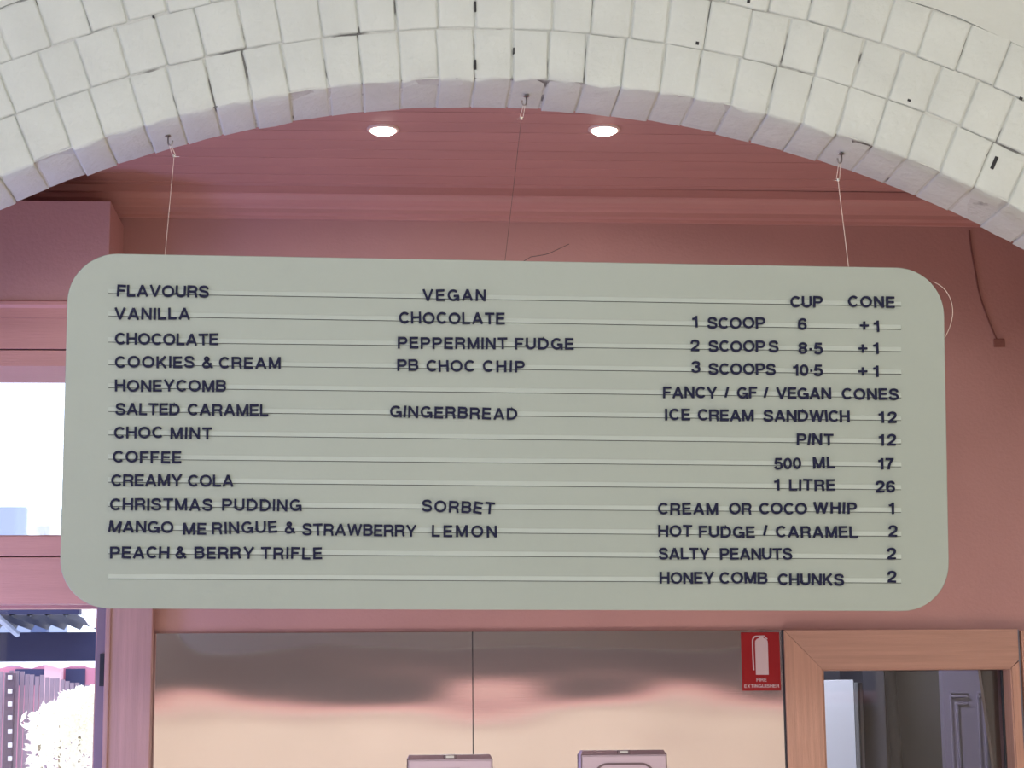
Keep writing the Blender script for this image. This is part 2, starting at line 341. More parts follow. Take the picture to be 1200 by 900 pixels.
G = {
 'A': (.92, [[(.085, 0), (.46, 1-.02)], [(.835, 0), (.46, 1-.02)], [(.22, .30), (.70, .30)]]),
 'B': (.80, [[(h, 0), (h, 1)], bowl(h, .69, .53, 1-h), bowl(h, .72, h, .53)]),
 'C': (.84, [arc(.46, .5, .46-h, .5-h, 42, 318, 24)]),
 'D': (.86, [[(h, 0), (h, 1)], [(h, 1-h), (.36, 1-h)]+arc(.36, .5, .50-h, .5-h, 90, -90, 14)+[(h, h)]]),
 'E': (.72, [[(h, 0), (h, 1)], [(h, 1-h), (.70, 1-h)], [(h, .51), (.66, .51)], [(h, h), (.72, h)]]),
 'F': (.68, [[(h, 0), (h, 1)], [(h, 1-h), (.68, 1-h)], [(h, .50), (.60, .50)]]),
 'G': (.94, [arc(.47, .5, .47-h, .5-h, 42, 330, 24)+[(.86, .44)], [(.50, .44), (.94, .44)], [(.87, .46), (.87, 0)]]),
 'H': (.82, [[(h, 0), (h, 1)], [(.82-h, 0), (.82-h, 1)], [(h, .52), (.82-h, .52)]]),
 'I': (.165, [[(h, 0), (h, 1)]]),
 'K': (.84, [[(h, 0), (h, 1)], [(.10, .36), (.72, 1)], [(.30, .56), (.74, 0)]]),
 'L': (.66, [[(h, 0), (h, 1)], [(h, h), (.66, h)]]),
 'M': (.96, [[(h, 0), (h, 1)], [(.96-h, 0), (.96-h, 1)], [(h+.02, .98), (.48, .05)], [(.96-h-.02, .98), (.48, .05)]]),
 'N': (.82, [[(h, 0), (h, 1)], [(.82-h, 0), (.82-h, 1)], [(h+.01, .96), (.81-h, .04)]]),
 'O': (.98, [arc(.49, .5, .49-h, .5-h, 0, 360, 28)]),
 'P': (.78, [[(h, 0), (h, 1)], bowl(h, .70, .45, 1-h)]),
 'R': (.82, [[(h, 0), (h, 1)], bowl(h, .72, .48, 1-h), [(.46, .48), (.60, .44), (.68, .34), (.70, .14), (.745, 0)]]),
 'S': (.80, [spl([(.70, .69), (.63, .86), (.40, .925), (.17, .865), (.105, .71), (.18, .585), (.40, .515), (.63, .44), (.715, .28), (.64, .13), (.40, .075), (.14, .14), (.075, .31)])]),
 'T': (.78, [[(0, 1-h), (.78, 1-h)], [(.39, 0), (.39, 1)]]),
 'U': (.82, [[(h, 1), (h, .36)]+arc(.41, .36, .41-h, .36-h, 180, 360, 14)+[(.82-h, 1)]]),
 'V': (.88, [[(.08, 1), (.44, .02)], [(.80, 1), (.44, .02)]]),
 'W': (1.22, [[(.075, 1), (.34, .02)], [(.34, .02), (.61, .98)], [(.61, .98), (.88, .02)], [(.88, .02), (1.145, 1)]]),
 'X': (.86, [[(.08, 1), (.78, 0)], [(.78, 1), (.08, 0)]]),
 'Y': (.88, [[(.08, 1), (.44, .40)], [(.80, 1), (.44, .40)], [(.44, 0), (.44, .45)]]),
 '&': (.86, [spl([(.82, .04), (.60, .30), (.32, .62), (.22, .79), (.30, .92), (.44, .90), (.50, .77), (.40, .62), (.18, .46), (.09, .28), (.17, .11), (.38, .08), (.58, .18), (.72, .46)])]),
 '/': (.40, [[(.08, .08), (.32, .98)]]),
 '+': (.74, [[(0, .46), (.74, .46)], [(.37, .10), (.37, .82)]]),
 '.': (.19, [[(.095, .36), (.095, .55)]]),
 '0': (.72, [arc(.36, .5, .36-h, .5-h, 0, 360, 24)]),
 '1': (.42, [[(.42-h, 0), (.42-h, 1)], [(0, .74), (.20, .77), (.33, .93)]]),
 '2': (.72, [spl([(.085, .66), (.14, .85), (.36, .925), (.58, .85), (.635, .68), (.55, .50), (.30, .30), (.14, .18), (.09, .07)]), [(.02, h), (.70, h)]]),
 '3': (.72, [spl([(.09, .72), (.16, .87), (.36, .925), (.56, .87), (.61, .73), (.54, .59), (.34, .53)]), spl([(.34, .53), (.56, .48), (.64, .30), (.56, .13), (.36, .075), (.14, .13), (.075, .30)])]),
 '5': (.72, [[(.66, 1-h), (.19, 1-h), (.11, .46)], spl([(.12, .48), (.24, .58), (.40, .60), (.58, .53), (.64, .34), (.58, .15), (.38, .075), (.16, .12), (.08, .26)])]),
 '6': (.72, [arc(.36, .33, .36-h, .33-h, 0, 360, 20), spl([(.08, .35), (.09, .60), (.17, .83), (.36, .925), (.55, .88), (.63, .74)])]),
 '7': (.70, [[(.02, 1-h), (.68, 1-h)], spl([(.62, .92), (.42, .62), (.30, .30), (.27, 0)])]),
 '8': (.72, [arc(.36, .73, .27, .195, 0, 360, 18), arc(.36, .30, .36-h, .30-h, 0, 360, 20)]),
}
def ribbon(bm, pts, t, y0, y1, ox=0, oz=0, sc=1):
    P = [Vector((p[0], p[1])) for p in pts]; n = len(P); closed = (P[0]-P[-1]).length < 1e-6
    if closed: P = P[:-1]; n -= 1
    Lf = []; Rt = []
    for i in range(n):
        a = P[i-1] if (i or closed) else None; c = P[(i+1) % n] if (i < n-1 or closed) else None
        d1 = (P[i]-a).normalized() if a is not None else None; d2 = (c-P[i]).normalized() if c is not None else None
        if d1 is None: d1 = d2
        if d2 is None: d2 = d1
        d = (d1+d2).normalized(); nn = Vector((-d.y, d.x)); k = 1/max(.45, nn.dot(Vector((-d1.y, d1.x))))
        Lf.append(P[i]+nn*t/2*k); Rt.append(P[i]-nn*t/2*k)
    def mk(q, y): return bm.verts.new((ox+q.x*sc, y, oz+q.y*sc))
    lf = [mk(q, y0) for q in Lf]; rf = [mk(q, y0) for q in Rt]; lb = [mk(q, y1) for q in Lf]; rb = [mk(q, y1) for q in Rt]
    m_ = n if closed else n-1
    for i in range(m_):
        j = (i+1) % n
        bm.faces.new((lf[i], rf[i], rf[j], lf[j])); bm.faces.new((lb[i], lb[j], rb[j], rb[i]))
        bm.faces.new((lf[i], lf[j], lb[j], lb[i])); bm.faces.new((rf[i], rb[i], rb[j], rf[j]))
    if not closed:
        bm.faces.new((lf[0], lb[0], rb[0], rf[0])); bm.faces.new((lf[-1], rf[-1], rb[-1], lb[-1]))
def glyph(bm, ch, ox, oz, sc, y0, y1, t=T, eps=.00004):
    wd, st = G[ch]
    for i, s in enumerate(st): ribbon(bm, s, t, y0-i*eps, y1, ox, oz, sc)

# ------------------------------------------------------------------ menu board
BC = Vector((.3135, 4.71, CZ+.6974)); BW, BH, BT = 2.1525, .8506, .012
Rb = Matrix.Rotation(.0184, 3, 'Z') @ Matrix.Rotation(.0705, 3, 'X') @ Matrix.Rotation(.0066, 3, 'Y')
bb = thing('menu_board', 'long sage green letter board with round corners hanging under the white brick arch', 'sign', BC)
bb.rotation_euler = Rb.to_euler()
def onboard(px, py):
    v = ray(px, py); n_ = Rb @ Vector((0, 1, 0)); o = BC-Vector((0, 0, CZ)); t = o.dot(n_)/v.dot(n_)
    q = Rb.transposed() @ (v*t-o); return q.x, q.z
def rrect(w_, h_, r, n=12):
    o = []
    for cx, cz, a0 in ((w_/2-r, h_/2-r, 0), (-w_/2+r, h_/2-r, 90), (-w_/2+r, -h_/2+r, 180), (w_/2-r, -h_/2+r, 270)):
        o += [(cx+r*math.cos(math.radians(a0+90*i/n)), cz+r*math.sin(math.radians(a0+90*i/n))) for i in range(n+1)]
    return o
bm = B(); A = [bm.verts.new((x, .0012, z)) for x, z in rrect(BW, BH, .118)]
bmid = [bm.verts.new((x, 0, z)) for x, z in rrect(BW-.0024, BH-.0024, .117)]; C = [bm.verts.new((x, BT, z)) for x, z in rrect(BW, BH, .118)]
n = len(A); bm.faces.new(bmid); bm.faces.new(C[::-1])
for i in range(n):
    j = (i+1) % n; bm.faces.new((A[i], A[j], bmid[j], bmid[i])); bm.faces.new((A[i], C[i], C[j], A[j]))
bmesh.ops.recalc_face_normals(bm, faces=bm.faces)
obj('panel', bm, M['board'], bb, local=True)
railL = [344.2, 370.8, 400.4, 426.8, 454, 481.6, 509, 537, 564, 592, 619.6, 647.2, 675.6+.8]       # y at x = 340
railR = [356.2, 383.3, 409.3, 435.7, 463.3, 490, 517.3, 544.3, 571, 597.7, 625.7, 652.3, 680.3]     # y at x = 1055
rails = []
for yl, yr in zip(railL, railR):
    y0 = yl-(yr-yl)*(340-127)/715*.9
    a = Vector(onboard(127, y0)); c = Vector(onboard(1056, yr)); d = c-a; mid = (a+c)/2
    bm = B(); ln = d.length/2; hh = .0052
    # sloped lip with a slot underneath
    pr = [(0, hh+.0005), (-.0006, hh), (-.0030, -hh+.001), (-.0030, -hh), (0, -hh)]
    prism(bm, pr, 'x', -ln, ln)
    box(bm, -ln, ln, -.0007, 0.0001, -hh-.0016, -hh-.0001, mi=1)
    o = obj('rail', bm, [M['rail'], M['slot']], bb, local=True)
    o.location = (mid.x, 0, mid.y); o.rotation_euler = (0, -math.atan2(d.y, d.x), 0); rails.append(o)
# word, x0, x1, y of the middle (left, right), row
WORDS = [
 ('FLAVOURS', 137.5, 245, 341, 342, 0), ('VANILLA', 134.5, 223, 367.6, 368, 1), ('CHOCOLATE', 135, 256, 397.3, 398, 2),
 ('COOKIES', 135, 228, 424.3, 424.6, 3), ('&', 238, 248.8, 425, 425, 3), ('CREAM', 256.8, 329, 425.2, 425.8, 3), ('HONEYCOMB', 135, 265, 452, 452.5, 4),
 ('SALTED', 135.8, 211, 479.5, 480, 5), ('CARAMEL', 220, 314.5, 480.2, 481, 5), ('CHOC', 134, 191, 507, 507, 6), ('MINT', 200, 248.8, 507.4, 508, 6),
 ('COFFEE', 132.5, 212.8, 535.3, 535.8, 7), ('CREAMY', 130.7, 213.9, 562.8, 563, 8), ('COLA', 220.5, 274, 563.2, 563.6, 8),
 ('CHRISTMAS', 129.3, 249.3, 591, 591.5, 9), ('PUDDING', 260.5, 353.3, 591.6, 592.2, 9),
 ('MANGO', 128, 203.5, 617, 617.6, 10), ('ME', 214.7, 242, 619.4, 619.4, 10), ('RINGUE', 248.5, 324.8, 619, 617.2, 10), ('&', 334.7, 345.3, 618.4, 618.4, 10), ('STRAWBERRY', 354.3, 488, 620, 622, 10),
 ('PEACH', 129.3, 198.7, 647.2, 647.5, 11), ('&', 206.7, 218, 647.6, 647.6, 11), ('BERRY', 228, 298, 647.5, 647.8, 11), ('TRIFLE', 305.9, 377.5, 648, 648.4, 11),
 ('VEGAN', 495, 569, 346, 346.2, 0), ('CHOCOLATE', 467.5, 591.4, 372.6, 373.6, 1), ('PEPPERMINT', 466, 594.4, 402, 402.8, 2), ('FUDGE', 603.4, 672, 402.8, 403.4, 2),
 ('PB', 465.4, 490, 428, 428, 3), ('CHOC', 499.6, 556, 428.8, 429, 3), ('CHIP', 565.6, 614.5, 429.4, 429.8, 3), ('GINGERBREAD', 457, 606, 482.2, 485.4, 5),
 ('SORBET', 494.5, 579.4, 592.6, 595.6, 9), ('LEMON', 506, 582, 622.2, 622.8, 10),
 ('CUP', 925.7, 963.3, 353.8, 354.2, 0), ('CONE', 993.3, 1047.7, 353.6, 354.4, 0),
 ('1', 810.7, 817.3, 377.3, 377.3, 1), ('SCOOP', 828.7, 896, 378.6, 378.6, 1), ('6', 934.7, 944.7, 380, 380, 1), ('+', 1006.7, 1017.7, 381.3, 381.3, 1), ('1', 1023.3, 1029.7, 382.4, 382.4, 1),
 ('2', 809, 819, 405, 405, 2), ('SCOOP', 830, 896, 406, 406, 2), ('S', 901, 911, 406, 406, 2), ('8.5', 935.3, 963.3, 408.4, 409, 2), ('+', 1005, 1016, 408, 408, 2), ('1', 1022.7, 1029, 408.7, 408.7, 2),
 ('3', 810, 820, 430.3, 430.3, 3), ('SCOOPS', 830, 908.3, 432.4, 433, 3), ('10.5', 929, 963.3, 433.8, 434.4, 3), ('+', 1005, 1016, 434.7, 434.7, 3), ('1', 1022.7, 1029, 435.3, 435.3, 3),
 ('FANCY', 776.7, 840, 460, 460.2, 4), ('/', 848.3, 854.3, 460, 460, 4), ('GF', 863.3, 886.7, 460.3, 460.3, 4), ('/', 894.3, 900, 460.2, 460.2, 4), ('VEGAN', 909.3, 973.3, 460.8, 461.4, 4), ('CONES', 986, 1052.3, 461.6, 462.4, 4),
 ('ICE', 779, 808.3, 486, 486, 5), ('CREAM', 817.3, 882.7, 486.2, 487, 5), ('SANDWICH', 894.3, 995, 487.2, 488, 5), ('12', 1029.3, 1050, 489.3, 489.3, 5),
 ('PINT', 933.3, 976, 514.6, 515.4, 6), ('12', 1029.3, 1049.3, 515.7, 515.7, 6), ('500', 906.7, 938.3, 543.3, 543.3, 7), ('ML', 952.3, 977.7, 542.3, 542, 7), ('17', 1028.7, 1046.7, 543.7, 543.7, 7),
 ('1', 906.7, 913, 568, 568, 8), ('LITRE', 924.3, 978, 568, 568.6, 8), ('26', 1025.7, 1048, 570.3, 570.3, 8),
 ('CREAM', 770.7, 841, 596.3, 596.3, 9), ('OR', 854, 880, 596, 596, 9), ('COCO', 889.3, 945, 596, 596, 9), ('WHIP', 952.7, 1003.3, 595, 595.6, 9), ('1', 1040.7, 1047.3, 596, 596, 9),
 ('HOT', 771, 810.7, 622.3, 622.3, 10), ('FUDGE', 818.7, 884, 623, 623.4, 10), ('/', 893.3, 899.3, 622, 622, 10), ('CARAMEL', 908.7, 1004, 623, 623.6, 10), ('2', 1040.7, 1050.7, 622.3, 622.3, 10),
 ('SALTY', 771.7, 831, 648.6, 648.8, 11), ('PEANUTS', 843.3, 927.7, 649, 649, 11), ('2', 1039.3, 1049, 649, 649, 11),
 ('HONEY', 772.7, 836.7, 677, 677.2, 12), ('COMB', 842.7, 898.7, 677, 677.2, 12), ('CHUNKS', 911, 988.3, 678.6, 679.4, 12), ('2', 1039, 1050, 676, 676, 12)]
TILT = {('MANGO', 0): 9, ('PINT', 1): 9, ('SANDWICH', 5): -5, ('SORBET', 4): 8, ('SORBET', 0): -3, ('SORBET', 5): 3, ('FLAVOURS', 0): 3, ('RINGUE', 5): -3, ('WHIP', 2): 3, ('STRAWBERRY', 1): -3, ('GINGERBREAD', 1): 4}
CAP = .0284; GM = {}
for wd, x0, x1, yl, yr, row in WORDS:
    a = Vector(onboard(x0, yl)); c = Vector(onboard(x1, yr)); W = (c-a).length; ang = math.atan2(c.y-a.y, c.x-a.x)
    sx = 1.05; ws = [G[ch][0]*CAP*sx for ch in wd]
    gap = (W-sum(ws))/(len(wd)-1) if len(wd) > 1 else 0
    pass
    if len(wd) > 1 and gap < .0028: k_ = (W-.0028*(len(wd)-1))/sum(ws); sx *= k_; ws = [w__*k_ for w__ in ws]; gap = .0028
    s = 0 if len(wd) > 1 else (W-ws[0])/2
    for i, ch in enumerate(wd):
        if ch not in GM:
            bm = B(); glyph(bm, ch, -G[ch][0]*CAP/2, -CAP/2, CAP, -.0075, -.0032)
            me = bpy.data.meshes.new('letter_'+('dot' if ch == '.' else 'mark' if ch in '&/+' else ch.lower())); bmesh.ops.recalc_face_normals(bm, faces=bm.faces); bm.to_mesh(me); bm.free(); me.materials.append(M['letter']); GM[ch] = me
        wi = ws[i]; pos = a+(c-a).normalized()*(s+wi/2); s += wi+gap
        nm = 'numeral' if ch.isdigit() else ('letter' if ch.isalpha() else ('ampersand' if ch == '&' else 'plus_sign' if ch == '+' else 'slash' if ch == '/' else 'decimal_dot'))
        o = bpy.data.objects.new(nm, GM[ch]); COL.objects.link(o); o.parent = rails[row]
        rl = rails[row]; v = Matrix.Rotation(-rl.rotation_euler.y, 3, 'Y') @ Vector((pos.x-rl.location.x, 0, pos.y-rl.location.z))
        o.location = (v.x, random.uniform(-.0005, .0003), v.z+random.uniform(-.0006, .0006))
        t = math.radians(TILT.get((wd, i), random.uniform(-1.6, 1.6)))
        o.rotation_euler = (0, -ang-rl.rotation_euler.y+t, 0); o.scale = (sx, 1, 1)

# ------------------------------------------------------------------ hooks and lines
def soffit(x): return AZ+math.sqrt(AR**2-(x-AX)**2)
HY = 4.715
bn = Rb @ Vector((0, 1, 0)); btop = lambda px: (lambda u: BC+Rb @ Vector((u, .006, BH/2)))(onboard(px, 305)[0])
for i, (hx, hy, cx_, cy_, wx, side) in enumerate(((197, 160, 204, 183, 193, 'left end'), (617, 114, 611, 139, 592, 'middle'), (986, 180, 982, 211, 995, 'right end'))):
    p = at(hx, hy, HY); zt = soffit(p.x); cr = at(cx_, cy_, HY)
    t = thing('screw_hook', f'small steel screw hook in the arch underside over the {side} of the green board', 'hook', (p.x, HY, zt), 'screw hooks under the arch')
    bm = B(); bmesh.ops.create_cone(bm, cap_ends=True, segments=12, radius1=.008, radius2=.006, depth=.003, matrix=Matrix.Translation((p.x, HY, zt-.002))); obj('plate', bm, M['metal'], t)
    b0 = Vector((p.x, HY, zt+.01)); b1 = Vector((p.x, HY, zt-.018)); sd = 1 if i == 0 else -1
    pts = [b0, b1]+[Vector((p.x+sd*.006*(1-math.cos(q)), HY-.002*q, zt-.018-.009*math.sin(q))) for q in (.5, 1, 1.6, 2.2, 2.8, 3.4)]
    obj('hook', tube(B(), pts, .0021), M['metal'], t, smooth=True)
    low = pts[4]
    l = thing('hanging_line', f'thin nylon line with crimp running down to the {side} of the green board', 'wire', tuple(cr), 'nylon lines holding the board')
    e = btop(wx)
    obj('line', tube(B(), [cr, (cr+e)/2, e], .0009 if i == 2 else .0006, 6), M['wire'] if i != 1 else M['wire_dark'], l)
    obj('loop', tube(B(), [low+Vector((.002, 0, 0)), cr+Vector((.004, 0, .002)), cr+Vector((-.004, 0, .002)), low+Vector((-.002, 0, 0))], .0007, 6), M['wire'], l)
    bm = B(); bmesh.ops.create_cone(bm, cap_ends=True, segments=10, radius1=.0035, radius2=.0035, depth=.007, matrix=Matrix.Translation(cr)); obj('crimp', bm, M['crimp'], l)
    obj('line_tail', tube(B(), [cr, cr+Vector((.006 if i == 0 else -.008, -.002, -.002)), cr+Vector((.013 if i == 0 else -.013, -.003, -.002))], .0007, 5), M['crimp'], l)
pp = [at(x, y, 4.755) for x, y in spl([(1094, 330), (1106, 338), (1114, 351), (1116.5, 366), (1114, 380), (1108, 394), (1103, 399)], 5)]
tag(obj('loose_line', tube(B(), pp, .0009, 6), M['wire']), 'pale loop of loose line sticking out behind the board, right upper corner', 'wire')
pp = [BC+Rb @ Vector((onboard(614, 303)[0], .006, BH/2+.0005))]+[at(x, y, 4.685) for x, y in spl([(622, 301), (640, 298), (650, 294), (667, 286)], 4)]
tag(obj('wire_offcut', tube(B(), pp, .0009, 5), M['wire_dark']), 'short dark bent wire end lying on the top edge of the board', 'wire')
pp = [at(x, y, 5.997) for x, y in spl([(1136, 270), (1138, 290), (1143, 318), (1148, 345), (1158, 374), (1168, 398)], 5)]  # scratch line and smudge on the wall, put in as tube and plate
cd = tag(obj('wall_scratch', tube(B(), pp, .0028, 6), mat('scratch_brown', (.22, .085, .07), .6)), 'thin dark cord down the pink wall at the far right', 'scratch')
q = at(1171, 402, 5.996); bm = box(B(), q.x-.018, q.x+.018, 5.994, 5.9995, q.z-.014, q.z+.014, bev=.002); obj('scratch_smudge', bm, mat('smudge_brown', (.26, .105, .085), .6), cd)

# ------------------------------------------------------------------ downlights
for px, nm in ((449, 'left'), (708, 'right')):
    v = ray(px, 151); tt = (CEIL-CZ)/v.z; c = v*tt; c = Vector((c.x, c.y, CEIL))
    t = thing('downlight', f'{nm} one of the two small round lit downlights in the pink ceiling', 'light', c, 'ceiling downlights')
    bm = B()
    prof = [(.046, 0), (.046, -.0035), (.042, -.006), (.036, -.006), (.033, -.001)]
    rg = [[bm.verts.new((c.x+r_*math.cos(a*math.pi/16), c.y+r_*math.sin(a*math.pi/16), c.z+z_)) for a in range(32)] for r_, z_ in prof]
    for u, v2 in zip(rg, rg[1:]):
        for k in range(32): bm.faces.new((u[k], u[(k+1) % 32], v2[(k+1) % 32], v2[k]))
    bmesh.ops.recalc_face_normals(bm, faces=bm.faces); obj('trim_ring', bm, M['lamp_ring'], t, smooth=True)
    bm = B(); bmesh.ops.create_uvsphere(bm, u_segments=20, v_segments=10, radius=1)
    for v2 in bm.verts: v2.co = Vector((c.x+v2.co.x*.037, c.y+v2.co.y*.037, c.z-.004+v2.co.z*.014))
    obj('lens', bm, M['lamp'], t, smooth=True)
    l = bpy.data.lights.new('downlight_beam', 'SPOT'); l.energy = 6; l.spot_size = 1.9; l.spot_blend = .8; l.color = (1, .8, .62); l.shadow_soft_size = .03
    lo = bpy.data.objects.new('downlight_beam', l); COL.objects.link(lo); lo.location = (0, 0, -.03); lo.parent = t

# ------------------------------------------------------------------ left windows and their boxed head
pr_x = at(128, 300, 5.7).x; ptop = at(60, 235, 5.7).z; y411 = at(40, 411, 5.72).z
bm = B()
box(bm, XL+.01, pr_x, 5.70, 6.0, at(40, 352, 5.7).z, ptop, bev=.002)
t1 = struct('trim_3', bm, M['pink_wall'], label='boxed pink pelmet over the left window')
a_, b_ = at(40, 352, 5.7).z, at(40, 372, 5.7).z
obj('moulding', prism(B(), [(5.70, a_), (5.694, a_-.004), (5.694, a_-.014), (5.704, a_-.022), (5.704, b_), (6.0, b_), (6.0, a_)], 'x', XL+.01, pr_x), M['pink_trim'], t1)
bm = B(); box(bm, XL+.01, pr_x-.01, 5.708, 6.0, y411+.004, b_, bev=.001); obj('lower_board', bm, M['pink_trim'], t1)
bm = B(); box(bm, XL+.01, pr_x-.01, 5.725, 6.0, y411-.0, y411+.004); obj('shadow_gap', bm, M['dark'], t1)
bm = B(); box(bm, XL+.01, pr_x-.01, 5.712, 6.0, at(40, 429, 5.712).z, y411, bev=.001); obj('head_board', bm, M['pink_trim'], t1)
# windows
for nmb, z0, z1 in ((1, wb, wt), (2, .5, lt)):
    wn = struct(f'window_{nmb}', box(B(), WL, wr, 6.10, 6.105, z0, z1), M['glass'], label=('upper' if nmb == 1 else 'lower')+' window at the left of the pink wall')
    fr = B()
    box(fr, WL, wr, 6.06, 6.14, z1-.008, z1+.001); box(fr, WL, wr, 6.06, 6.14, z0-.001, z0+.008)
    box(fr, WL, WL+.03, 6.06, 6.14, z0, z1); box(fr, wr-.004, wr+.001, 6.03, 6.14, z0, z1)
    obj('window_frame', fr, M['pink_trim'], wn)
# transom between the two windows: two boards with a joint
zj = at(30, 652, 5.96).z
tr = struct('trim_4', box(B(), XL+.01, wr+.02, 5.955, 6.02, zj+.002, at(30, 628, 5.955).z, bev=.002), M['pink_trim'], label='pink transom rail between upper and lower window')
obj('lower_board', box(B(), XL+.01, wr+.02, 5.96, 6.02, at(30, 708, 5.96).z, zj-.002, bev=.002), M['pink_trim'], tr)
# post
x0, x1 = at(123, 760, 5.93).x, at(178, 760, 5.93).x
po = struct('trim_5', box(B(), x0+.006, x1, 5.93, 6.0, 0, CZ+1.08, bev=.003), M['pink_post'], label='pink timber post between window and steel sheets')
obj('bead', box(B(), x0, x0+.016, 5.922, 5.99, 0, CZ+1.08, bev=.004), M['pink_post'], po)
obj('jamb', box(B(), x0-.030, x0+.002, 5.965, 6.10, 0, CZ+1.05, bev=.002), mat('shaded_jamb_paint', (.20, .13, .18), .5, var=.1), po)  # side shade put into the darker jamb colour
hg = at(120, 785, 5.958)
obj('hinge', box(B(), hg.x-.008, hg.x+.005, 5.955, 5.967, at(120, 804, 5.96).z, at(120, 766, 5.96).z, bev=.001), M['dark'], po)

# ------------------------------------------------------------------ steel sheets
sx0 = x1+.002; sj = at(554, 800, 5.985).x; sx1 = at(917, 780, 5.985).x; sz = at(550, 740.5, 5.985).z
for a, c, nm in ((sx0, sj-.0015, 'left'), (sj+.0015, sx1, 'right')):
    bm = B(); nx, nz = 10, 12; g_ = [[bm.verts.new((a+(c-a)*i/nx, 5.985, .9+(sz-.9)*j/nz)) for j in range(nz+1)] for i in range(nx+1)]
    for i in range(nx):
        for j in range(nz): bm.faces.new((g_[i][j], g_[i+1][j], g_[i+1][j+1], g_[i][j+1]))
    ext = bmesh.ops.extrude_face_region(bm, geom=list(bm.faces)); bmesh.ops.translate(bm, vec=(0, .01, 0), verts=[v for v in ext['geom'] if isinstance(v, bmesh.types.BMVert)])
    bmesh.ops.recalc_face_normals(bm, faces=bm.faces)
    tag(obj('steel_sheet', bm, M['steel'], smooth=False), f'large wavy stainless steel wall sheet, {nm} of the vertical joint', 'panel')
bm = B(); box(bm, sj-.0014, sj+.0014, 5.9825, 5.999, .9, sz); tag(obj('joint_strip', bm, M['dark']), 'thin dark strip in the joint between the two steel sheets', 'strip')
bm = B(); box(bm, sx1+.0005, sx1+.004, 5.976, 5.999, .9, sz+.001); box(bm, sx1+.008, dx0-.113, 5.982, 5.999, .9, sz)
tag(obj('edge_strip', bm, M['dark']), 'thin dark edging strip at the right end of the steel sheets', 'strip')

# dispensers
def dispenser(px0, px1, pyt, label, window):
    Y = 5.93; a = at(px0, pyt+5, Y); c = at(px1, pyt+5, Y); zt = a.z; zl = at(px0, pyt, Y+.015).z
    t = thing('towel_dispenser', label, 'dispenser', ((a.x+c.x)/2, 5.98, zt-.36))
    bm = B(); pts = [(Y, zt-.36), (Y, zt), (Y+.022, zl), (5.983, zl), (5.983, zt-.36)]
    prism(bm, pts, 'x', a.x, c.x)
    for v in bm.verts:
        if abs(v.co.z-zl) < 1e-5: v.co.x += (.006 if v.co.x < (a.x+c.x)/2 else -.006)
    for v in bm.verts:
        if v.co.y > 5.97: v.co.x += (.012 if v.co.x < (a.x+c.x)/2 else -.012)
    obj('body', bm, M['steel2'], t)
    bm = B(); box(bm, a.x+.003, c.x-.003, Y-.004, Y, zt-.355, zt-.004, bev=.0015); cv = obj('front_cover', bm, M['steel2'], t)
    bm = B(); box(bm, a.x, c.x, Y-.0012, Y+.002, zt-.0016, zt+.0002); obj('lid_edge', bm, M['edge'], t)
    for xx in (a.x-.0005, c.x-.0015):
        bm = B(); box(bm, xx, xx+.002, Y-.003, Y+.003, zt-.36, zt); obj('side_edge', bm, M['edge'], t)
    mx = (a.x+c.x)/2; bm = B(); box(bm, mx-.019, mx+.019, Y+.001, Y+.014, zt+.0005, zt+.012, bev=.001); lk = obj('lock', bm, M['edge'], t)
    bm = B(); box(bm, mx-.012, mx+.012, Y-.0005, Y+.01, zt+.003, zt+.010); obj('keyway', bm, M['metal'], lk)
    bm = B()
    if window:
        ww = (c.x-a.x)*.70; pts = [(mx+x, zt-.135+z) for x, z in rrect(ww, .215, .04, 8)]
        pts.append(pts[0]); ribbon(bm, pts, .006, Y-.008, Y-.003)
        obj('window_rim', bm, M['edge'], t)
    else:
        box(bm, mx-.075, mx+.03, Y-.006, Y-.003, zt-.030, zt-.026); obj('view_slot', bm, M['edge'], t)
M['steel2'] = mat('brushed_steel', (.40, .31, .35), .42, metal=.55, bump=.05, bscale=30, stretch=(1, 1, 20))
M['edge'] = mat('dark_steel_edge', (.12, .08, .09), .5, metal=.5)
dispenser(477.5, 577, 885, 'stainless towel dispenser over the steel joint, lower and left of the two', False)
dispenser(681, 781, 879.5, 'stainless towel dispenser with round cornered window outline, right of the two', True)

# extinguisher sign
tl = at(868, 741, 5.98); br = at(916, 810, 5.98); sl = br.x-tl.x; sh = tl.z-br.z
q0 = at(870.5, 809.5, 5.98); sg = thing('fire_sign', 'small red fire extinguisher sign on the steel sheet beside the door frame', 'sign', (q0.x+.06, 5.98, q0.z))
SW, SH = .1185, at(868, 741, 5.98).z-q0.z
ox, oz = at(869.3, 775, 5.98).x, q0.z
shear = math.radians(1.1)
bm = B(); box(bm, ox, ox+SW, 5.9815, 5.984, oz, oz+SH, bev=.0008); obj('plate', bm, M['red'], sg)
def sp(u, v): return (ox+u*SW, oz+v*SH)
bm = B()
body = [(.36, .27), (.69, .27), (.69, .80), (.685, .85), (.64, .885), (.58, .90), (.58, .925), (.47, .925), (.47, .90), (.41, .885), (.365, .85), (.36, .80)]
prism(bm, [sp(*p) for p in body], 'y', 5.9800, 5.9814)
ribbon(bm, [sp(.45, .935), sp(.62, .935)], .003, 5.98, 5.9814); ribbon(bm, [sp(.60, .93), sp(.68, .88)], .0035, 5.98, 5.9814)
ribbon(bm, [sp(*p) for p in spl([(.46, .93), (.36, .925), (.305, .88), (.295, .80), (.295, .60), (.305, .35)], 4)], .0042, 5.98, 5.9814)
obj('pictogram', bm, M['signwhite'], sg)
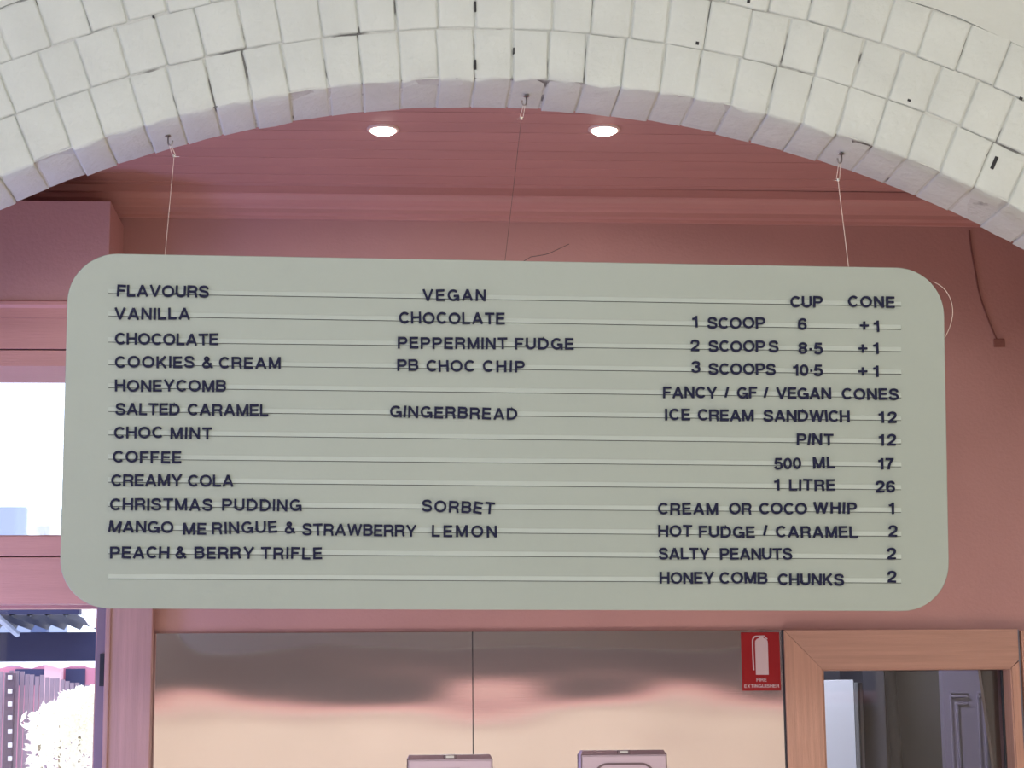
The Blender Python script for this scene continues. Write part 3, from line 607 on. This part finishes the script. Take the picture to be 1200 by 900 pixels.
def text(bm, s, cx, zb, cap, width, y0, y1, t):
    ws = [G[c][0]*cap for c in s]; gap = (width-sum(ws))/(len(s)-1); k = 1
    if gap < cap*.16: k = (width-cap*.16*(len(s)-1))/sum(ws); gap = cap*.16
    x = cx-width/2
    for c, w_ in zip(s, ws):
        tmp = B(); glyph(tmp, c, 0, 0, cap, y0, y1, t)
        for v in tmp.verts: v.co.x *= k
        bmesh.ops.translate(tmp, vec=(x, 0, zb), verts=tmp.verts); me = bpy.data.meshes.new('tmp'); tmp.to_mesh(me); tmp.free(); bm.from_mesh(me); bpy.data.meshes.remove(me)
        x += w_*k+gap
bm = B(); text(bm, 'FIRE', *sp(.5, .155), .0105, .031, 5.98, 5.9814, .15); text(bm, 'EXTINGUISHER', *sp(.5, .05), .0105, .107, 5.98, 5.9814, .15)
obj('lettering', bm, M['signwhite'], sg)

# ------------------------------------------------------------------ door with glazed panel, right
ax0 = at(919.5, 760, 5.965).x; az1 = at(1060, 738, 5.965).z; ix0 = at(963, 784, 5.965).x; iz1 = at(1060, 783, 5.965).z; ix1 = at(1186, 784, 5.965).x; ax1 = ix1+(ix0-ax0)
dr = struct('door_1', box(B(), ix0, ix1, 6.06, 6.065, 0, iz1), M['glass2'], label='glazed opening in a pink timber frame')
prof_y = (5.965, 6.0)
def mitre(pts, m_, nm): obj(nm, prism(B(), pts, 'y', 5.965, 6.0), m_, dr)
g1 = .0007
mitre([(ax0, 0), (ix0, 0), (ix0, iz1-g1*.5), (ax0, az1-g1)], M['pine'], 'architrave')
mitre([(ax0+g1, az1), (ix0+g1, iz1), (ix1-g1, iz1), (ix1+.023, iz1+.023*(az1-iz1)/(ax1-ix1)), (ix1+.023, az1)], M['pine_h'], 'architrave')
mitre([(ix1, 0), (ix1+.023, 0), (ix1+.023, iz1+.018), (ix1, iz1)], M['pine'], 'architrave')
for bx in ((ix0-.003, ix0+.004, 0, iz1), (ix1-.004, ix1+.003, 0, iz1)): obj('bead', box(B(), bx[0], bx[1], 5.972, 6.05, bx[2], bx[3], bev=.001), M['pine'], dr)
obj('bead', box(B(), ix0, ix1, 5.972, 6.05, iz1-.005, iz1+.003, bev=.001), M['pine_h'], dr)
obj('seal', box(B(), ix1-.0085, ix1-.0045, 6.045, 6.06, 0, iz1-.006), M['dark'], dr)
obj('lining', box(B(), dx0-.001, dx0+.006, 6.0, 6.16, 0, dz), M['pine'], dr)
bm = B(); box(bm, ix1+.0235, ix1+.035, 5.985, 6.0, 0, az1); struct('trim_6', bm, mat('grey_strip', (.22, .20, .24), .5), label='dark grey strip beside the door frame')
bm = B(); box(bm, ix1+.036, ix1+.09, 5.97, 6.0, 0, az1-.003, bev=.002); struct('trim_7', bm, M['pine'], label='pink timber board at the right edge')

# room behind the door
grey = mat('grey_wall_paint', (.075, .073, .090), .7, var=.05); lil = mat('lilac_door_paint', (.22, .19, .29), .6)
struct('wall_side_room', box(B(), 1.0, 3.2, 8.3, 8.4, 0, 3), grey); struct('wall_side_left', box(B(), 1.0, 1.08, 6.17, 8.3, 0, 3), grey)
struct('wall_side_right', box(B(), 3.2, 3.3, 6.17, 8.4, 0, 3), grey); struct('ceiling_side', box(B(), 1.0, 3.3, 6.17, 8.4, 2.9, 3.0), grey)
y_ = 7.8; a = at(940, 797, y_); c = at(1000, 797, y_)
wd_ = thing('white_door', 'bright white door seen through the glass at the left', 'door', ((a.x+c.x)/2, y_, 0))
obj('leaf', box(B(), a.x, c.x, y_, y_+.04, 0, a.z, bev=.003), mat('white_door_paint', (.85, .88, .95), .5), wd_)
obj('edge_strip', box(B(), c.x+.001, at(1004, 800, y_).x, y_-.01, y_+.04, 0, a.z-.01), mat('seal_grey', (.20, .21, .22), .5), wd_)
obj('metal_trim', box(B(), at(1008, 840, y_).x, at(1011, 840, y_).x, y_-.012, y_+.04, 0, at(1005, 800, y_).z), M['metal'], wd_)
x0_, x1_ = at(1013, 850, 7.9).x, at(1038, 850, 7.9).x
tag(obj('grey_pilaster', box(B(), x0_, x1_, 7.9, 8.3, 0, 2.9), grey), 'dark grey wall pier behind the glass, right of the white door', 'pillar')
pts = [at(x, y, 7.88) for x, y in spl([(1040, 770), (1042, 800), (1046, 850), (1050, 900), (1052, 960)], 4)]
tag(obj('black_cable', tube(B(), [Vector((p.x, 7.86, p.z)) for p in pts], .024, 10), mat('black_rubber', (.006, .006, .008), .8, spec=.1), smooth=True), 'thick black cable hanging beside the grey pier behind the glass', 'cable')
y_ = 7.7; a = at(1104, 790, y_).x; c = at(1152, 790, y_).x; zt = 2.5
ld = thing('lilac_door', 'lilac panelled door seen through the glass at the right', 'door', (a, y_, 0))
obj('leaf', box(B(), a, c+.35, y_, y_+.05, 0, zt), lil, ld)
for (u0, u1) in ((1113, 1133), (1145, 1170)):
    xa, xb = at(u0, 820, y_).x, at(u1, 820, y_).x; z1 = at(1120, 811, y_).z
    bm = B(); box(bm, xa, xb, y_-.010, y_, z1-.006, z1, bev=.002); box(bm, xa+.006, xb, y_-.016, y_, z1-.022, z1-.013, bev=.003); box(bm, xa+.02, xb, y_-.012, y_, z1-.050, z1-.040, bev=.003)
    obj('moulding', bm, lil, ld)
    bm = B(); box(bm, xa, xa+.006, y_-.008, y_, .4, z1); box(bm, xa+.024, xa+.030, y_-.01, y_, .4, z1-.05); obj('panel_edge', bm, lil, ld)
y_ = 6.6; bm = B(); prism(bm, [(at(1149, 785, y_).x, 2.4), (at(1149, 785, y_).x+.0, at(1149, 785, y_).z), (at(1166, 905, y_).x, at(1166, 905, y_).z), (at(1166, 905, y_).x, 0), (2.6, 0), (2.6, 2.4)], 'y', y_, y_+.03)
bp_ = tag(obj('brown_screen', bm, mat('brown_timber', (.17, .09, .05), .5, var=.12, vscale=5, stretch=(10, 1, .6))), 'brown timber screen just behind the right side of the glass', 'panel')
xs_ = at(1173, 850, y_).x; obj('edge_batten', box(B(), xs_, xs_+.03, y_-.02, y_, 0, 2.4, bev=.003), mat('batten_timber', (.22, .13, .07), .5, var=.1), bp_)

# ------------------------------------------------------------------ outdoors, seen through the left windows
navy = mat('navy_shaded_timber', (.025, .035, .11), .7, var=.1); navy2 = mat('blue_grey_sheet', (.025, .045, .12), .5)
pv = mat('pink_render', (.55, .22, .33), .7)
g_ = struct('ground_outside', box(B(), -16, 10, 6.3, 60, -.1, -.02), mat('pale_paving', (.55, .52, .52), .8, var=.1))
Y = 8.6
vr = thing('verandah_roof', 'dark blue corrugated verandah roof seen through the lower left window', 'roof', (at(50, 730, Y).x, Y, 2))
z0, z1 = at(40, 775, Y).z, at(40, 741, Y).z
obj('fascia', box(B(), -4.0, at(112, 760, Y).x, Y, Y+.05, z0, z1, bev=.003), navy, vr)
zb0, zb1 = at(40, 720, 7.9).z, at(40, 700, 7.9).z
obj('front_beam', box(B(), -4.0, at(93, 715, 7.9).x, 7.9, 7.96, zb0, zb1+.05, bev=.003), navy, vr)
bm = B(); nxx = 170; xa, xb = -3.6, at(112, 740, Y).x
up_ = []; dn = []
for i in range(nxx+1):
    x = xa+(xb-xa)*i/nxx; wv = .022*math.sin((x-xb)*2*math.pi/.070)
    up_.append(bm.verts.new((x, 7.90, zb0+.01+wv))); dn.append(bm.verts.new((x, Y+.12, z1+.035+wv)))
for i in range(nxx): bm.faces.new((up_[i], up_[i+1], dn[i+1], dn[i]))
bmesh.ops.solidify(bm, geom=list(bm.faces), thickness=.002)
obj('corrugated_sheet', bm, navy2, vr)
for px, qx, ya, yb in ((-4, 20, 722, 743), (90, 110, 701, 731)):  # right streak is a bright sun gap, put in as a white tube
    p0 = at(px, ya, 7.88); p1 = at(qx, yb, 8.3)
    obj('pale_streak', tube(B(), [p0, p1], .021 if px > 0 else .014, 6), mat('pale_streak_paint', (.9, .93, 1) if px > 0 else (.35, .45, .7), .6), vr)
# neighbour shed: pink posts, dark openings, scalloped roof edge
Y = 12
nb = thing('pink_shed', 'pink shed with dark openings beyond the fence', 'building', (at(60, 790, Y).x, Y, 0))
obj('wall', box(B(), -5.5, at(125, 800, Y).x, Y, Y+.1, 0, at(50, 781, Y).z), pv, nb)
for u0, u1, yb in ((18, 54, 803), (77, 100, 808)):
    obj('opening', box(B(), at(u0, 790, Y).x, at(u1, 790, Y).x, Y-.01, Y+.02, at(60, yb, Y).z, at(60, 784, Y).z), navy, nb)
obj('post', box(B(), at(56, 790, Y).x, at(75, 790, Y).x, Y-.12, Y-.02, 0, at(60, 776, Y).z), mat('pale_pink_post', (.8, .5, .6), .7), nb)
bm = B(); za = at(60, 782, Y).z; pts = []
xa, xb = -5.4, at(125, 780, Y).x; n = 90
for i in range(n+1):
    x = xa+(xb-xa)*i/n; pts.append((x, za+.012*math.sin(i*1.4)))
prism(bm, pts+[(xb, za+.09), (xa, za+.09)], 'y', Y-.16, Y-.13); obj('roof_edge', bm, mat('white_sheet', (.9, .9, .95), .5), nb)
# fence of separate palings
Y0 = 9.6
fe = thing('paling_fence', 'weathered grey pink paling fence outside the lower left window', 'fence', (at(30, 850, Y0).x, Y0, 0))
fm = mat('weathered_paling', (.33, .25, .33), .8, var=.22, vscale=6, stretch=(6, 1, 1))
x = at(-60, 800, Y0).x; xe = at(112, 800, Y0).x; k = 0; me = None
pr0 = obj('paling', box(B(), x, x+.019, Y0, Y0+.015, 0, 1), fm, fe); base_me = pr0.data; first = True
while x < xe:
    px_ = 600+F*((Vector((x, Y0, 1)).dot(rt))/(Vector((x, Y0, 1)).dot(fw)))
    top = at(max(-60, min(112, (x-at(0, 800, Y0).x)/(at(100, 800, Y0).x-at(0, 800, Y0).x)*100)), 787+max(0, (x-at(20, 800, Y0).x))*50, Y0).z+random.uniform(-.006, .006)
    o = pr0 if first else pr0.copy()
    if not first: COL.objects.link(o)
    o.location = (x-at(-60, 800, Y0).x, random.uniform(0, .012), 0); o.scale = (1, 1, top); first = False
    x += random.uniform(.0225, .025)
obj('rail', box(B(), at(-60, 800, Y0).x, xe, Y0+.03, Y0+.07, 1.3, 1.38), fm, fe)
xp = at(12, 840, Y0).x
fpst = obj('post', box(B(), xp-.02, xp+.02, Y0-.05, Y0-.005, 0, at(12, 789, Y0).z), mat('dark_post', (.13, .09, .13), .7), fe)
for py in (794, 810, 825, 841, 857, 873, 889):
    p = at(12, py, Y0-.05); obj('bolt_plate', box(B(), p.x-.010, p.x+.010, Y0-.062, Y0-.05, p.z-.011, p.z+.011, bev=.002), mat('zinc_plate', (.75, .72, .8), .5), fpst)
# sunlit shrub: leaves as stuff
bm = B(); rnd = random.Random(3); Ys = 8.9
for i in range(3400):
    py = 806+abs(rnd.gauss(0, 60)); px = rnd.uniform(34+max(0, 838-py)*1.9+6*math.sin(py*.5)+rnd.uniform(-4, 8), 128); 
    if px > 128: continue
    c = at(px, py, Ys+rnd.uniform(-.25, .35)); s = rnd.uniform(.014, .030)
    d = Vector((rnd.uniform(-1, 1), rnd.uniform(-1, 1), rnd.uniform(-.4, 1))).normalized(); e = d.cross(Vector((rnd.uniform(-1, 1), rnd.uniform(-1, 1), rnd.uniform(-1, 1)))).normalized()
    v = [bm.verts.new(c-d*s), bm.verts.new(c+e*s*.4), bm.verts.new(c+d*s), bm.verts.new(c-e*s*.4)]; bm.faces.new(v)
lf = bpy.data.materials.new('blown_out_leaf'); lf.use_nodes = True; nt = lf.node_tree; pb = nt.nodes['Principled BSDF']; pb.inputs['Base Color'].default_value = (.92, .92, .86, 1); pb.inputs['Roughness'].default_value = .4  # blown-out sunlight put into the near-white leaf colour
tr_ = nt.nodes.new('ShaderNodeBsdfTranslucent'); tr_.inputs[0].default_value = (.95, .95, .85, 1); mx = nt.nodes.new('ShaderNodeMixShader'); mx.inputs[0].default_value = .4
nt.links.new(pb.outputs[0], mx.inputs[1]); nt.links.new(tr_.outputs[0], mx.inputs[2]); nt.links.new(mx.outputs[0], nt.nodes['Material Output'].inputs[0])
sh_ = thing('sunlit_shrub', 'sunlit pale leafy shrub in front of the fence, blown out white', 'shrub', (at(85, 860, Ys).x, Ys, 0))
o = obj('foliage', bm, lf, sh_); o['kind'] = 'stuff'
st = at(90, 890, Ys)
for k in range(5): obj('stem', tube(B(), [(st.x, Ys, 0), (st.x+.03*(k-2), Ys+.02*k, .8), (st.x+.09*(k-2), Ys+.03*k, 1.72)], .008, 5), mat('stem_bark', (.3, .25, .2), .8), sh_)
# far roof and trees over the transom
Y = 24
nh = thing('neighbour_house', 'hazy blue grey roof of a house low in the upper left window', 'building', (at(15, 620, Y).x, Y, 0))
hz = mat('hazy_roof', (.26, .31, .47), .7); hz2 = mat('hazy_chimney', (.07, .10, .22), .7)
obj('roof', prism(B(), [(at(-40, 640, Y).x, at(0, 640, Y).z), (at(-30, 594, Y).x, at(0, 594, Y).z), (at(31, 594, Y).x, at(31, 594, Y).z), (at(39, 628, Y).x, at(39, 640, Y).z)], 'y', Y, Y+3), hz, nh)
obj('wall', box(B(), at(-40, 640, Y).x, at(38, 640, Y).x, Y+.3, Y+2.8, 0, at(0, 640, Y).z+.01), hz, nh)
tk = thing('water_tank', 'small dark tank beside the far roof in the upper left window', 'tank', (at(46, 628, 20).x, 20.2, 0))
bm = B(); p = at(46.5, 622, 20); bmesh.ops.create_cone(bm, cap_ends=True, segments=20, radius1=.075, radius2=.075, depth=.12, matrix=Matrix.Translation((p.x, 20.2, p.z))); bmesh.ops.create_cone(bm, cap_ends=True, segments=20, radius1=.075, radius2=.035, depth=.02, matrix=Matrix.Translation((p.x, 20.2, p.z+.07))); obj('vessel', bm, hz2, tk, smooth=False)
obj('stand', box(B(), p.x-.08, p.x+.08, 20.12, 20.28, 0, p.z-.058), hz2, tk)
obj_s = thing('far_trees', 'faint pale tree crown at the right of the upper left window', 'tree', (at(68, 620, 30).x, 30, 0))
bm = B()
for i in range(500):
    a = rnd.uniform(0, 6.28); r_ = rnd.uniform(0, 1)**.5; c = at(73+8*r_*math.cos(a), 614+16*r_*math.sin(a), 30+rnd.uniform(-.5, .5)); s = rnd.uniform(.02, .05)
    d = Vector((rnd.uniform(-1, 1), rnd.uniform(-1, 1), rnd.uniform(-1, 1))).normalized(); e = d.cross(Vector((rnd.uniform(-1, 1), rnd.uniform(-1, 1), rnd.uniform(-1, 1)))).normalized()
    bm.faces.new([bm.verts.new(c-d*s), bm.verts.new(c+e*s*.6), bm.verts.new(c+d*s), bm.verts.new(c-e*s*.6)])
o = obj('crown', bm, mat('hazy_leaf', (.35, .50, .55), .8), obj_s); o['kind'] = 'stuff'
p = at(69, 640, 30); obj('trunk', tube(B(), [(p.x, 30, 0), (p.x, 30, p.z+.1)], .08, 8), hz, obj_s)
